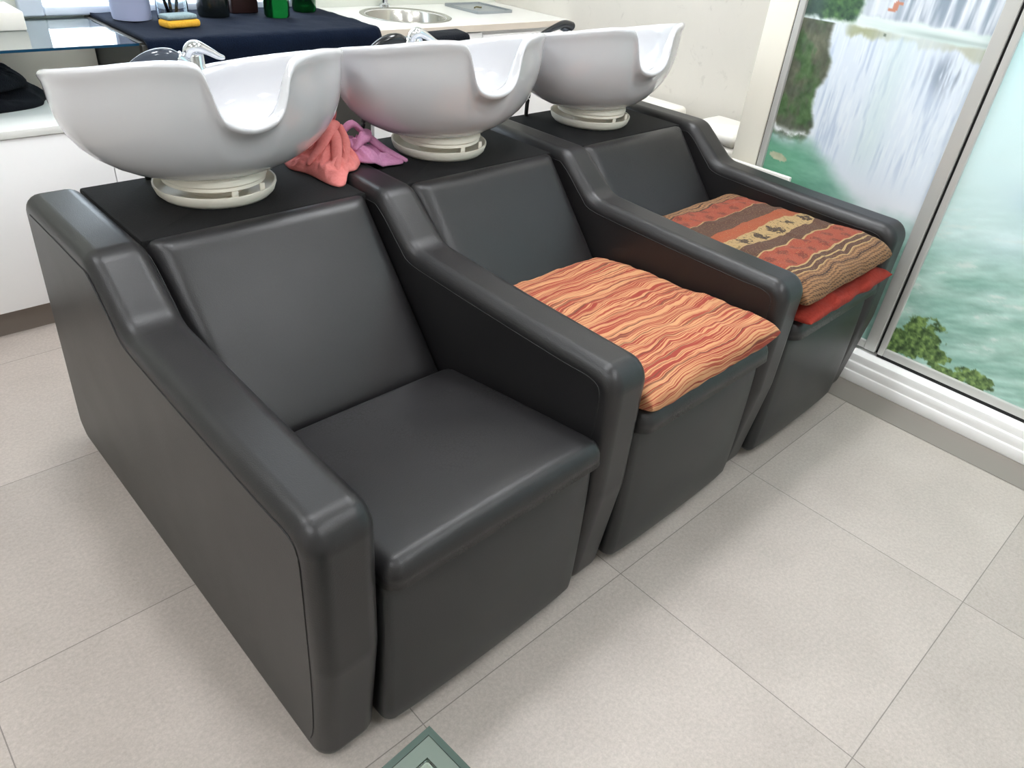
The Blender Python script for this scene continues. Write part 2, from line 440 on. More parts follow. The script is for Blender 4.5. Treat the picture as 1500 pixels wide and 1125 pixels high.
m = NT('waterfall_print'); at = m.n('ShaderNodeVertexColor', layer_name='print'); m.set(Base_Color=at.outputs[0], Roughness=.5)
m.b.inputs['Coat Weight'].default_value = .5; m.b.inputs['Coat Roughness'].default_value = .06; M['print'] = m.m
def print_panel(x, y0, y1, z0, z1, step, fn, parent):
    ny = int((y1-y0)/step)+1; nz = int((z1-z0)/step)+1
    ys = np.linspace(y0, y1, ny); zs = np.linspace(z0, z1, nz); Y, Z = np.meshgrid(ys, zs)
    col = np.clip(fn(Y, Z), 0, 255)/255; L = np.where(col <= .04045, col/12.92, ((col+.055)/1.055)**2.4)
    me = bpy.data.meshes.new('printed_pane'); V = np.stack([np.full(Y.size, x), Y.ravel(), Z.ravel()], -1)
    idx = np.arange(ny*nz).reshape(nz, ny); q = np.stack([idx[:-1, :-1], idx[1:, :-1], idx[1:, 1:], idx[:-1, 1:]], -1).reshape(-1, 4)
    back = np.array([[x+.008, y0, z0], [x+.008, y1, z0], [x+.008, y1, z1], [x+.008, y0, z1]]); k = len(V)
    V = np.concatenate([V, back])
    F = q.tolist()+[[k, k+1, k+2, k+3], list(map(int, idx[0]))+[k+1, k], list(map(int, idx[-1][::-1]))+[k+3, k+2], list(map(int, idx[::-1, 0]))+[k, k+3], list(map(int, idx[:, -1]))+[k+2, k+1]]
    me.from_pydata(V.tolist(), [], F)
    ca = me.color_attributes.new('print', 'FLOAT_COLOR', 'POINT')
    rgba = np.ones((len(V), 4), np.float32); rgba[:k, :3] = L.reshape(-1, 3); rgba[k:, :3] = .6
    ca.data.foreach_set('color', rgba.ravel())
    me.materials.append(M['print']); o = bpy.data.objects.new('printed_pane', me); C.objects.link(o); o.parent = parent
    return o
def slide_door(name, y0, y1, x0, zt, sw, fn, step=.004):
    d = empty(name); d['kind'] = 'structure'
    obj('door_frame', *merge(box(x0-.012, x0+.022, y0, y0+sw, .112, zt, .003), box(x0-.012, x0+.022, y1-sw*.55, y1, .112, zt, .003), box(x0-.010, x0+.020, y0+sw, y1-sw*.55, .112, .140, .003), box(x0-.010, x0+.020, y0+sw, y1-sw*.55, zt-.05, zt, .003)), M['aluminium'], d, angle=40)
    print_panel(x0+.002, y0+sw*.8, y1-sw*.4, .135, zt-.03, step, fn, d)
    return d
d1 = slide_door('door_1', .029, .656, 2.005, 2.28, .040, paint_falls)
d2 = slide_door('door_2', -1.10, .020, 2.005, 2.28, .036, paint_lake, .0042)
obj('brush_seal', *box(2.004, 2.012, .0205, .0285, .112, 2.28), M['rubber'], d1, smooth=False)
obj('roller_track', *box(1.999, 2.012, -1.10, .02, .1005, .1115), M['rubber'], d2, smooth=False)
obj('edge_seal', *box(2.002, 2.012, .6565, .6615, .112, 2.28), M['rubber'], d1, smooth=False)
d3 = slide_door('door_3', -2.55, -1.11, 2.005, 2.28, .036, lambda y, z: paint_lake(y+1.1, z+.35), .008)

# ------------------------------------------------------------------ the three seat wash bench
TH = .0123; BO = Vector((-.191, .035, 0)); RB = Matrix.Translation(BO) @ Matrix.Rotation(TH, 4, 'Z')
PITCH, ARM = .651, .119
bench = empty('shampoo_bench', BO, TH, label='black leather three seat salon shampoo bench standing on grey floor tiles', cat='bench')
arm_prof = fillet([(.012, 0, .045), (-.022, .30, .2), (-.022, .617, .052), (.30, .622, .3), (.618, .634, .09), (.748, .737, .07), (1.132, .738, .042), (1.266, .055, .06), (1.225, 0, .045)], 7)
for k in range(4):
    x = k*PITCH
    ar = obj('armrest', *rextrude(arm_prof, x, x+ARM, .034, 6), M['leather'], bench)
    ar.modifiers.new('weighted', 'WEIGHTED_NORMAL').weight = 90
    for xs in ((x-.0002, x+ARM+.0002) if k == 0 else (x-.0002,)):
        obj('stitched_seam', *tube([(xs, y, z) for y, z in ((.050, .055), (.034, .11), (.020, .26), (.014, .42), (.012, .50), (.014, .565), (.040, .586), (.12, .586), (.32, .590), (.52, .596), (.622, .604), (.665, .634), (.742, .698), (.80, .705), (1.08, .705))], .0012, 6, 1, 5), M['seam'], ar)
sw = PITCH-ARM
for k in range(3):
    x = k*PITCH+ARM+.004; w_ = sw-.008
    # seat: slab tilted back, front edge rounded
    vf = pad(w_, .49, .052, .030, .010, 14, .034)
    R_ = Matrix.Translation((x, -.036, .426)) @ Matrix.Rotation(-math.radians(8.0), 4, 'X')
    obj('seat_cushion', *xf(vf, R_), M['leather_seat'], bench)
    # front panel, bowed
    vf = pad(w_, .400, .045, .020, .026, 12, .03)
    R_ = Matrix.Translation((x, .036, .022)) @ Matrix.Rotation(math.radians(90), 4, 'X')
    obj('front_panel', *xf(vf, R_), M['leather_panel'], bench)
    # backrest, leaning
    L_ = math.hypot(.325, .375); an = math.atan2(.375, .325)
    vf = pad(w_, L_+.006, .085, .050, .004, 14, .022)
    R_ = Matrix.Translation((x, .480, .336)) @ Matrix.Rotation(an, 4, 'X') @ Matrix.Translation((0, 0, -.046))
    obj('backrest', *xf(vf, R_), M['leather_seat'], bench)
    obj('basin_deck', *box(x-.003, x+w_+.003, .790, 1.145, .655, .722, .006), M['deck'], bench, angle=40)
    obj('plinth', *box(x, x+w_, .06, 1.0, .0, .10), M['rubber'], bench, smooth=False)
    bp = fillet([(1.15, .70, .01), (1.17, .70, .01), (1.225, .05, .01), (1.18, .05, .01)], 2)
    obj('rear_panel', *rextrude(bp, x-.002, x+w_+.002, .003, 2), M['leather_panel'], bench)

# ------------------------------------------------------------------ wash basins
def basin_mesh():
    n = 200; A, B = .312, .233; zb = .776; rows = []
    def sm(e0, e1, v): t = min(1, max(0, (v-e0)/(e1-e0))); return t*t*(3-2*t)
    def notch(c, s):
        if s > 0: return 0
        x = A*c+.016
        t = abs(x)/(.076 if x < 0 else .088)
        return (1-.30*min(1, t*t))/(1+(t/.95)**(14 if x < 0 else 9))*min(1, -s*2)
    def rim(c, s):
        y = B*s
        z = .990-.2*y+.012*abs(c)**1.5
        if s > 0: z -= .014*math.exp(-(A*c/.14)**2)*s
        else: z += .010*(1-notch(c, s))*math.exp(-((abs(A*c)-.17)/.09)**2)
        return z
    def d0(c, s, z1=None): return .116*notch(c, s)/(rim(c, s)-.008-zb)
    def P(c, s, r, off, z, t):
        cx = -.018*(1-t); cy = -.028*(1-t)
        rx = A*r-off; ry = B*r-off
        return (cx+rx*c, cy+ry*s, z)
    ds = [1, .97, .92, .85, .76, .66, .55, .44, .33, .22, .12, .05]
    def rf(d): return .34+.66*(1-min(1, max(0, d))**3.1)**.60
    layers = []
    ang = [2*PI*k/n-.45*math.cos(2*PI*k/n) for k in range(n)]
    def lay(fn):
        rows.append([fn(math.cos(a), math.sin(a)) for a in ang])
    lay(lambda c, s: P(c, s, .01, 0, zb, 0)); lay(lambda c, s: P(c, s, .30, 0, zb, 0))
    def tk(c, s):                                    # lip thickness, wider tap ledge at the back
        return .013+.055*math.exp(-((A*c-.04)/.13)**2)*max(0, s)**2
    for d in ds:
        def f(c, s, d=d):
            zr = rim(c, s)-.008; nn = notch(c, s); q = d0(c, s); e = q+(1-q)*d
            z = zr+(zb-zr)*e; flare = nn*(.020*math.exp(-(d/.10)**2)-.004*math.exp(-((d-.30)/.14)**2))
            r = rf(e)
            return P(c, s, r, -flare-.003*math.exp(-(d/.07)**2), z, r)
        lay(f)
    for off, dz in ((-.006, -.002), (-.004, .004), (.001, .008), (.007, .008)):
        lay(lambda c, s, off=off, dz=dz: P(c, s, rf(d0(c, s)), off-.018*notch(c, s), rim(c, s)-.006+dz-.116*notch(c, s), rf(d0(c, s))))
    lay(lambda c, s: P(c, s, rf(d0(c, s)), tk(c, s)-.004-.008*notch(c, s), rim(c, s)+.001-.116*notch(c, s), rf(d0(c, s))))
    for d in (.04, .12, .25, .4, .55, .7, .82, .92, .98, 1):
        def f(c, s, d=d):
            zr = rim(c, s)-.006; zi = zb+.018; q = d0(c, s); e = q+(1-q)*d; r = rf(e*.98)
            return P(c, s, r, tk(c, s)*(1-d)+.012*d+.002, zr+(zi-zr)*e, r)
        lay(f)
    lay(lambda c, s: P(c, s, .30, .01, zb+.016, 0)); lay(lambda c, s: P(c, s, .06, 0, zb+.010, 0))
    V = [p for r in rows for p in r]; F = []
    for i in range(len(rows)-1):
        for k in range(n):
            j = (k+1) % n; F.append([i*n+k, i*n+j, (i+1)*n+j, (i+1)*n+k])
    F.append(list(range(n))[::-1]); F.append([len(V)-n+k for k in range(n)])
    return V, F
BV = basin_mesh()
blabels = ['white ceramic shampoo basin nearest the camera, behind the empty seat',
           'white ceramic shampoo basin behind the striped cushion seat, middle of the row',
           'white ceramic shampoo basin farthest from the camera, behind the seat with the brown patterned cushion']
tray = lathe([(.02, .7125), (.108, .7125), (.122, .714), (.130, .722), (.135, .736), (.135, .741), (.131, .741), (.127, .730), (.118, .720), (.108, .718), (.02, .718)], 48, -.020, -.022)
collar = lathe([(.085, .752), (.106, .753), (.113, .757), (.112, .764), (.116, .768), (.115, .776), (.104, .785), (.02, .785)], 48, -.022, -.026)
post = lathe([(.060, .7125), (.055, .74), (.055, .750)], 32, -.020, -.024)
clip = [box(-.035, -.020, -.136, -.132, .724, .748, .001), box(.035, .047, -.130, -.126, .722, .752, .001)]
tray, collar, post = mv(tray, 0, 0, .0098), mv(collar, 0, 0, .002), mv(post, 0, 0, .006); clip = [mv(q, 0, 0, .010) for q in clip]
DX = [0, .010, .014]
for k in range(3):
    r = empty('shampoo_basin', RB @ Vector((.385+k*PITCH+DX[k], 1.0, 0)), TH, label=blabels[k], cat='wash basin', group='white shampoo basins on the bench')
    obj('bowl', *BV, M['ceramic'], r)
    obj('collar', *merge(collar, post), M['cream'], r, angle=50)
    tr = obj('base_tray', *tray, M['cream'], r, angle=50)
    for q in clip: obj('spring_clip', *q, M['cream'], tr, angle=40)
    # mixer tap on the back ledge
    tz = -.035 if k == 2 else 0
    tap = obj('mixer_tap', *merge(lathe([(.024, .925), (.024, .940), (.021, .944), (.020, .968), (.016, .974), (.004, .976)][:(3 if k == 2 else 6)], 24, .070, .205)), M['chrome'], r, angle=50)
    lev = tube([(.050, .205, .966), (.058, .203, .981), (.072, .198, .988), (.095, .190, .979), (.118, .182, .966), (.130, .178, .963)], [.013, .018, .019, .014, .010, .006], 16, .75)
    obj('tap_lever', *mv(lev, 0, 0, tz), M['chrome'], tap)
    if k < 2:
        sh = tube([(-.10, .215, .930), (-.065, .213, .955), (-.025, .211, .969), (.010, .209, .969), (.035, .207, .955)], [.008, .012, .016, .017, .015], 16)
        hs = obj('hand_shower', *sh, M['smoke'] if k == 0 else M['black_plastic'], r)
        obj('trim_ring', *tube([(.026, .2075, .964), (.043, .2065, .951)], [.018, .0175], 16), M['chrome'], hs)
    else:
        sh = tube([(-.11, .215, .925), (-.05, .214, .952), (.01, .212, .972), (.06, .211, .981), (.095, .210, .974)], [.007, .009, .012, .017, .019], 16, .8)
        hs = obj('hand_shower', *sh, M['black_plastic'], r)
        obj('spray_face', *tube([(.050, .209, .968), (.085, .208, .961)], [.014, .013], 16, .5), M['smoke'], hs)
    hx = .06 if k == 0 else 0
    hose = tube([(-.178+hx, .125, .7215), (-.178+hx, .125, .76), (-.172+hx, .125, .80), (-.165+hx, .125, .84)], .0065, 10)
    obj('hose', *hose, M['rubber'], r)

# ------------------------------------------------------------------ cushions and cloths
def pillow(W, D, T, n=56, p=5., fold=.006, seed=1, pinch=.012, drape=0.):
    """soft cushion centred on the origin; returns verts, faces, uv per vertex (metres along x, along depth)"""
    V, UV, F = [], [], []; idx = {}
    def sup(t): s = math.sin(PI/2*t); return math.copysign(abs(s)**.8, s)
    for side in (1, -1):
        for j in range(n+1):
            for i in range(n+1):
                a = -1+2*i/n; b = -1+2*j/n
                edge = i in (0, n) or j in (0, n)
                if side == -1 and edge: idx[(side, i, j)] = idx[(1, i, j)]; continue
                u, v = sup(a), sup(b)
                h = ((1-abs(u)**p)*(1-abs(v)**p))**.40
                cr = abs(u*v)**4
                x = W/2*u*(1-pinch*(1-abs(v)**3)); y = D/2*v*(1-pinch*(1-abs(u)**3))
                q = (x*1.0+seed*3.1, y*1.0, side*.2)
                w = fbm3((q[0]*.55+.3*fbm3(q, 5), q[1], q[2]), 9, 3)
                r2 = 1-abs(fbm3((q[0]*.8, q[1]*1.3, q[2]+4), 6, 2))
                z = side*(T/2*h)+(fold*w+fold*1.1*max(0, r2-.72)*3)*h*(1 if side > 0 else .2)
                wob = .006*fbm3((x, y, seed), 14, 2)*(1 if edge else abs(max(abs(u), abs(v)))**6)
                z += .010*fbm3((x+seed, y, 2), 5, 2)*(1-h)*.5 - drape*max(0, -v-.8)*1.0
                idx[(side, i, j)] = len(V); V.append((x+wob, y+wob, z))
                UV.append((x, y+(-1 if v < 0 else 1)*(T/2*(1-side*h))*.9))
    for side in (1, -1):
        for j in range(n):
            for i in range(n):
                q = [idx[(side, i, j)], idx[(side, i+1, j)], idx[(side, i+1, j+1)], idx[(side, i, j+1)]]
                F.append(q if side > 0 else q[::-1])
    return V, F, UV
def pillow_obj(name, args, Mx, mat):
    V, F, UV = pillow(**args)
    me = bpy.data.meshes.new(name); me.from_pydata([tuple(Mx @ Vector(v)) for v in V], [], F)
    ul = me.uv_layers.new(name='UVMap'); li = np.zeros(len(me.loops), np.int32); me.loops.foreach_get('vertex_index', li)
    ul.data.foreach_set('uv', np.array(UV, np.float32)[li].ravel())
    me.polygons.foreach_set('use_smooth', [True]*len(me.polygons)); me.materials.append(mat)
    o = bpy.data.objects.new(name, me); C.objects.link(o); return o

def uvv(m):
    t = m.n('ShaderNodeTexCoord').outputs['UV']; s = m.n('ShaderNodeSeparateXYZ'); m.l(t, s.inputs[0]); return t, s.outputs[0], s.outputs[1]
# red, orange and cream stripes with a wavy run
m = NT('striped_cotton'); t, u, v = uvv(m)
cb = m.n('ShaderNodeCombineXYZ'); m.l(m.math('MULTIPLY', u, .7), cb.inputs[0]); m.l(v, cb.inputs[1])
wv = m.noise(cb.outputs[0], 7, 2, .5, .3); wv2 = m.noise(cb.outputs[0], 26, 2)
vv = m.math('ADD', v, m.math('ADD', m.math('MULTIPLY', m.math('SUBTRACT', wv, .5), .07), m.math('MULTIPLY', m.math('SUBTRACT', wv2, .5), .010)))
c1 = m.n('ShaderNodeCombineXYZ'); m.l(vv, c1.inputs[0]); m.l(m.math('MULTIPLY', u, .012), c1.inputs[1])
b1 = m.noise(c1.outputs[0], 44, 2, .6)
c2 = m.n('ShaderNodeCombineXYZ'); m.l(m.math('ADD', vv, 3.7), c2.inputs[0]); m.l(m.math('MULTIPLY', u, .02), c2.inputs[1])
b2 = m.noise(c2.outputs[0], 110, 1, .6)
R1, O1, CR, BR = lin(138, 39, 31), lin(156, 66, 46), lin(194, 142, 100), lin(78, 42, 30)
col = m.ramp(b1, [(0, R1), (.30, R1), (.32, CR), (.36, CR), (.38, R1), (.44, R1), (.455, CR), (.49, CR), (.505, R1), (.54, O1), (.555, CR), (.575, CR), (.59, R1), (.66, R1), (.68, CR), (1, CR)])
thin = m.ramp(b2, [(.56, (0, 0, 0, 1)), (.60, (1, 1, 1, 1))]); col = m.mix(m.math('MULTIPLY', thin, .6), col, CR)
thin2 = m.ramp(b2, [(.36, (1, 1, 1, 1)), (.40, (0, 0, 0, 1))]); col = m.mix(m.math('MULTIPLY', thin2, .7), col, BR)
wea = m.noise(t, 700, 2); col = m.mix(m.math('MULTIPLY', wea, .22), col, lin(180, 118, 86))
m.set(Base_Color=col, Roughness=.9); m.bump(wea, .3, .001); M['striped'] = m.m

# woven ikat bands: back to front
m = NT('woven_ikat'); t, u, v = uvv(m)
wv = m.noise(t, 8, 2); vv = m.math('ADD', v, m.math('MULTIPLY', m.math('SUBTRACT', wv, .5), .05))
fac = m.math('ADD', m.math('DIVIDE', vv, .74), .5)
BE, DB, BW, OR, RD, CM, BK = lin(146, 108, 74), lin(46, 32, 27), lin(68, 46, 37), lin(148, 72, 42), lin(144, 62, 44), lin(168, 142, 98), lin(34, 34, 32)
bands = [(0, BE), (.130, DB), (.140, BE), (.165, CM), (.171, BW), (.190, CM), (.196, BW), (.216, CM), (.224, RD), (.345, CM), (.352, BW), (.425, CM), (.515, OR), (.540, lin(150, 70, 40)), (.556, OR), (.580, BW), (.672, CM), (.678, RD), (.790, DB), (.800, BE), (.825, DB), (.835, BE)]
col = m.ramp(fac, bands, 'CONSTANT')
def within(a, b): return m.math('MULTIPLY', m.math('GREATER_THAN', fac, a), m.math('LESS_THAN', fac, b))
# dark animal motifs on the cream band
an = m.n('ShaderNodeCombineXYZ'); m.l(u, an.inputs[0]); m.l(vv, an.inputs[1])
blob = m.noise(an.outputs[0], 60, 3, .6); per = m.math('SINE', m.math('MULTIPLY', u, 2*PI/.085)); cen = m.math('ABSOLUTE', m.math('DIVIDE', m.math('SUBTRACT', fac, .470), .045))
k = m.math('GREATER_THAN', m.math('ADD', m.math('ADD', m.math('MULTIPLY', per, .22), m.math('MULTIPLY', blob, 1.3)), m.math('MULTIPLY', cen, -.34)), .66)
col = m.mix(m.math('MULTIPLY', within(.425, .515), k), col, BK)
k2 = m.math('GREATER_THAN', m.noise(an.outputs[0], 95, 2, .6), .59)
col = m.mix(m.math('MULTIPLY', m.math('MULTIPLY', within(.425, .515), k2), .7), col, lin(90, 84, 52))
# dark flowers on the red bands
fl = m.math('MULTIPLY', m.math('SINE', m.math('MULTIPLY', u, 2*PI/.066)), m.math('SINE', m.math('MULTIPLY', m.math('ADD', fac, .005), 2*PI/.115)))
k3 = m.math('GREATER_THAN', m.math('ADD', m.math('MULTIPLY', fl, .30), m.noise(an.outputs[0], 130, 3, .65)), .64)
col = m.mix(m.math('MULTIPLY', m.math('MULTIPLY', m.math('ADD', within(.224, .345), within(.678, .790)), k3), .75), col, lin(92, 36, 30))
# fine hatching on the beige ends
h1 = m.math('SINE', m.math('ADD', m.math('MULTIPLY', u, 420), m.math('MULTIPLY', vv, 900))); h2 = m.math('SINE', m.math('MULTIPLY', vv, 520))
k4 = m.math('GREATER_THAN', m.math('ADD', h1, m.math('MULTIPLY', h2, 1.2)), .35)
col = m.mix(m.math('MULTIPLY', m.math('MULTIPLY', m.math('ADD', within(-.5, .165), within(.79, 1.5)), k4), .75), col, DB)
fine_l = m.math('GREATER_THAN', m.math('SINE', m.math('MULTIPLY', vv, 1500)), .62)
col = m.mix(m.math('MULTIPLY', fine_l, .32), col, DB)
spk = m.math('GREATER_THAN', m.noise(an.outputs[0], 210, 2, .7), .60)
col = m.mix(m.math('MULTIPLY', spk, .30), col, CM)
wea = m.noise(t, 800, 2); col = m.mix(m.math('MULTIPLY', wea, .25), col, lin(124, 80, 56))
m.set(Base_Color=col, Roughness=.92); m.bump(wea, .4, .001); M['ikat'] = m.m

def onseat(k, dx, y, z, rx=0, rz=0): return RB @ Matrix.Translation((k*PITCH+ARM+sw/2+dx, y, z)) @ Matrix.Rotation(math.radians(rz), 4, 'Z') @ Matrix.Rotation(math.radians(rx), 4, 'X')
o = pillow_obj('seat_pad', dict(W=.522, D=.60, T=.090, n=110, p=9, fold=.006, seed=1), onseat(1, 0, .262, .480, -4.0), M['striped'])
tag(o, 'red, orange and cream striped cushion lying on the middle seat', 'cushion')
o = pillow_obj('seat_pad', dict(W=.515, D=.56, T=.062, n=70, p=4, fold=.014, seed=3), onseat(2, .002, .225, .467, -4.5), M['red_cloth'])
tag(o, 'plain brick red cushion peeking out under the brown patterned one', 'cushion')
o = pillow_obj('seat_pad', dict(W=.523, D=.58, T=.088, n=110, p=9, fold=.006, seed=5, drape=.05), onseat(2, .0, .258, .541, -3.0), M['ikat'])
tag(o, 'brown, orange and cream woven patterned cushion on top of the red one', 'cushion')

def heap(W, D, H, seed, n=64, thick=.004, tails=()):
    """crumpled cloth: a folded heap with a ragged outline and drooping tails"""
    V = []; top = []
    for j in range(n+1):
        for i in range(n+1):
            a = -1+2*i/n; b = -1+2*j/n
            u = a*math.sqrt(1-b*b/2); v = b*math.sqrt(1-a*a/2); r = math.hypot(u, v)
            ang = math.atan2(v, u); rag = 1+.22*mnoise.noise(Vector((math.cos(ang)*1.7, math.sin(ang)*1.7, seed)))
            for ta, tw, tl in tails:
                dd = math.atan2(math.sin(ang-ta), math.cos(ang-ta)); rag += tl*math.exp(-(dd/tw)**2)*r
            x = u*rag; y = v*rag
            q = Vector((x*1.6+.5*mnoise.noise(Vector((x*2, y*2, seed))), y*1.6+.5*mnoise.noise(Vector((x*2, y*2, seed+5))), seed))
            sa = lambda t: math.sqrt(t*t+.006)
            rid = (1-sa(mnoise.noise(q*1.5)))**2.5*.80+(1-sa(mnoise.noise(q*3.0+Vector((3, 1, 0)))))**3*.34
            z = max(0, 1-r**2.2)**.7*(.35+.75*rid+.10*math.sin(7*(x+y)+9*mnoise.noise(q))*(1-r*.5))+.05*(1-r)
            top.append((x*W/2, y*D/2, z*H+thick))
    N_ = n+1; V = top+[(x*.995, y*.995, 0 if (i % N_ in (0, n) or i//N_ in (0, n)) else max(0, z-thick*3)) for i, (x, y, z) in enumerate(top)]
    K = len(top); F = []
    for j in range(n):
        for i in range(n):
            q = [j*N_+i, j*N_+i+1, (j+1)*N_+i+1, (j+1)*N_+i]; F.append(q); F.append([K+x for x in q[::-1]])
    ring = [i for i in range(n)]+[j*N_+n for j in range(n)]+[n*N_+i for i in range(n, 0, -1)]+[j*N_ for j in range(n, 0, -1)]
    for i in range(len(ring)): a, b = ring[i], ring[(i+1) % len(ring)]; F.append([a, b, K+b, K+a])
    return V, F
def drape(vf, fn): return [(x, y, z+fn(x, y)) for x, y, z in vf[0]], vf[1]
def place(vf, Mx): return xf(vf, Mx)
# salmon cloth: on deck of the first seat and up over the arm
def armtop(xl):                                            # height of bench below a local x
    d = abs(xl-(PITCH+ARM/2)); return .739 if d < .045 else (.7225 if d > .075 else .7225+.0165*(.075-d)/.030)
def cloth(name, cx, cy, W, D, H, seed, tails, mat, label, rz=0, zadd=0, folds=()):
    vf = heap(W, D, H*.52, seed, tails=tails)
    vf = merge(vf, *[tube([(x*W, y*D, z*H) for x, y, z in pth], [r_*W for r_ in rad], 14, .62) for pth, rad in folds])
    c_, s_ = math.cos(rz), math.sin(rz); V = []
    for x, y, z in vf[0]:
        X = cx+x*c_-y*s_; Y = cy+x*s_+y*c_; V.append(tuple(RB @ Vector((X, Y, z+armtop(X)+.001+zadd))))
    o = obj(name, V, vf[1], mat); return tag(o, label, 'cloth')
cloth('cleaning_cloth', .672, 1.030, .165, .25, .118, 2.3, [(-2.0, .28, .45)], M['salmon'], 'salmon pink crumpled cloth lying between the nearest and middle basins', folds=[
    ([(-.30, -.10, .45), (-.05, -.06, .85), (.18, .04, 1.02), (.34, .16, .70), (.36, .24, .30)], [.07, .13, .15, .11, .05]),
    ([(-.42, -.22, .20), (-.15, -.24, .56), (.08, -.16, .74), (.26, -.02, .62), (.40, .08, .30)], [.05, .11, .12, .10, .05]),
    ([(.10, -.10, .78), (.02, -.30, .55), (-.14, -.46, .26), (-.30, -.60, .06)], [.06, .085, .075, .035]),
    ([(.30, -.08, .66), (.20, -.28, .44), (.02, -.44, .20), (-.10, -.52, .05)], [.05, .075, .06, .03])])
cloth('cleaning_cloth', .765, 1.000, .15, .17, .085, 6.1, [(-.9, .30, .55)], M['lilac'], 'lilac crumpled cloth beside the salmon one, on the arm between two seats', .2, .004, folds=[
    ([(-.36, .10, .50), (-.10, .02, .90), (.12, -.12, .70), (.34, -.34, .30), (.52, -.62, .06)], [.06, .10, .11, .10, .05]),
    ([(-.30, -.22, .30), (-.05, -.20, .62), (.16, -.06, .80), (.32, .14, .45)], [.05, .10, .10, .05])])

# ------------------------------------------------------------------ counter behind the bench
cf = 1.936
lo = empty('low_cabinet', (0, cf, 0), label='long low white cabinet along the back wall, left of the bench', cat='cabinet')
obj('body', *merge(box(-1.9, .352, .012, YB-cf-.002, .095, .632), box(-1.9, .352, .06, YB-cf-.002, 0, .095)), M['white_paint'], lo, smooth=False)
obj('plinth', *box(-1.9, .352, .035, .06, .0, .094), plain('grey_plinth', (128, 118, 110), .6), lo, smooth=False)
for x0, x1 in ((-1.896, -1.19), (-1.186, -.49), (-.486, .2035), (.2065, .350)):
    obj('door', *box(x0, x1, -.006, .012, .096, .630, .002), M['white_paint'], lo, angle=40)
obj('top_board', *box(-1.9, .352, -.012, YB-cf-.002, .632, .655, .002), M['white_gloss'], lo, angle=40)

sup_ = obj('glass_shelf', *box(-1.6, .357, cf+.002, YB-.002, .860, .8675, .0), M['glass_shelf'], smooth=False)
tag(sup_, 'clear glass shelf with a dark blue green front edge above the low cabinet', 'shelf')
obj('polished_edge', *box(-1.6, .357, cf-.0012, cf+.0018, .8602, .8673), M['glass_edge'], sup_, smooth=False)
obj('end_bracket', *box(-1.598, -1.57, cf+.05, YB-.01, .6555, .8595), M['white_paint'], sup_, smooth=False)
nb = obj('splash_panel', *box(-1.55, .352, YB-.075, YB-.055, .656, .8595, .001), M['cream_edge'], angle=40)
tag(nb, 'cream back board standing under the glass shelf', 'board')

tc = empty('storage_unit', (.36, cf, 0), label='dark grey storage unit under the navy towel, between low cabinet and worktop', cat='cabinet')
obj('body', *box(0, .838, .012, YB-cf-.002, .0, .866), M['dark_grey'], tc, smooth=False)
for x0, x1 in ((.004, .415), (.421, .834)):
    obj('door', *box(x0, x1, -.004, .012, .06, .860, .002), M['dark_grey'], tc, angle=40)

# navy towel over the storage unit with a front overhang and soft rounded front
def towel_over():
    x0, x1 = .374, 1.236; nx = 48; prof = []
    for k in range(22): prof.append((YB-.004-(YB-.004-cf+.006)*k/21*1.0, .8665))
    prof = [(y, z) for y, z in prof]
    yb = cf-.010
    path = [(y, .869) for y in np.linspace(YB-.004, yb+.016, 22)]+[(yb+.016-.026*math.sin(t), .869-.026*(1-math.cos(t))) for t in np.linspace(.25, PI/2, 5)]+[(yb-.010, z) for z in np.linspace(.835, .788, 6)]
    V = []
    for lay_ in (0, 1):
        for i in range(nx+1):
            x = x0+(x1-x0)*i/nx
            for j, (y, z) in enumerate(path):
                w = .0035*fbm3((x, y+z, 1), 16, 3)
                th = .008
                if lay_ == 0: V.append((x+.006*fbm3((y, z, 4), 9, 2), y-(w+.003 if j > 24 else 0)-(th if j > 22 else 0)*.6, z+w+th*(1 if j <= 24 else 0)*.9+.004))
                else: V.append((x, y, z-.0005))
    m_ = len(path); K = (nx+1)*m_; F = []
    for i in range(nx):
        for j in range(m_-1):
            q = [i*m_+j, i*m_+j+1, (i+1)*m_+j+1, (i+1)*m_+j]; F.append(q); F.append([K+a for a in q[::-1]])
    ring = [j for j in range(m_-1)]+[i*m_+m_-1 for i in range(nx)]+[nx*m_+j for j in range(m_-1, 0, -1)]+[i*m_ for i in range(nx, 0, -1)]
    for i in range(len(ring)): a, b = ring[i], ring[(i+1) % len(ring)]; F.append([a, b, K+b, K+a])
    return V, F
o = obj('towel', *towel_over(), M['towel_navy']); tag(o, 'dark navy towel spread over the counter under the bottles and jars', 'towel')
TZ = .8815

wk = empty('sink_cabinet', (1.205, cf, 0), label='white cabinet with worktop and round sink at the right end of the counter', cat='cabinet')
# worktop with a round hole
def holed_top(x0, x1, y0, y1, z0, z1, cx, cy, r, n=64):
    V, F = [], []
    outer = []
    for k in range(n):
        a = 2*PI*k/n; c, s = math.cos(a), math.sin(a)
        t = min((x1-cx)/c if c > 1e-9 else 1e9, (x0-cx)/c if c < -1e-9 else 1e9, (y1-cy)/s if s > 1e-9 else 1e9, (y0-cy)/s if s < -1e-9 else 1e9)
        outer.append((cx+c*t, cy+s*t))
    for cxn, cyn in ((x0, y0), (x1, y0), (x1, y1), (x0, y1)):
        i = min(range(n), key=lambda q: (outer[q][0]-cxn)**2+(outer[q][1]-cyn)**2); outer[i] = (cxn, cyn)
    inner = [(cx+r*math.cos(2*PI*k/n), cy+r*math.sin(2*PI*k/n)) for k in range(n)]
    for z in (z0, z1):
        V += [(x, y, z) for x, y in outer]+[(x, y, z) for x, y in inner]
    for k in range(n):
        j = (k+1) % n
        F += [[k, j, n+j, n+k][::-1], [2*n+k, 2*n+j, 3*n+j, 3*n+k], [k, j, 2*n+j, 2*n+k], [n+k, n+j, 3*n+j, 3*n+k][::-1]]
    return V, F
wd = YB-cf-.002
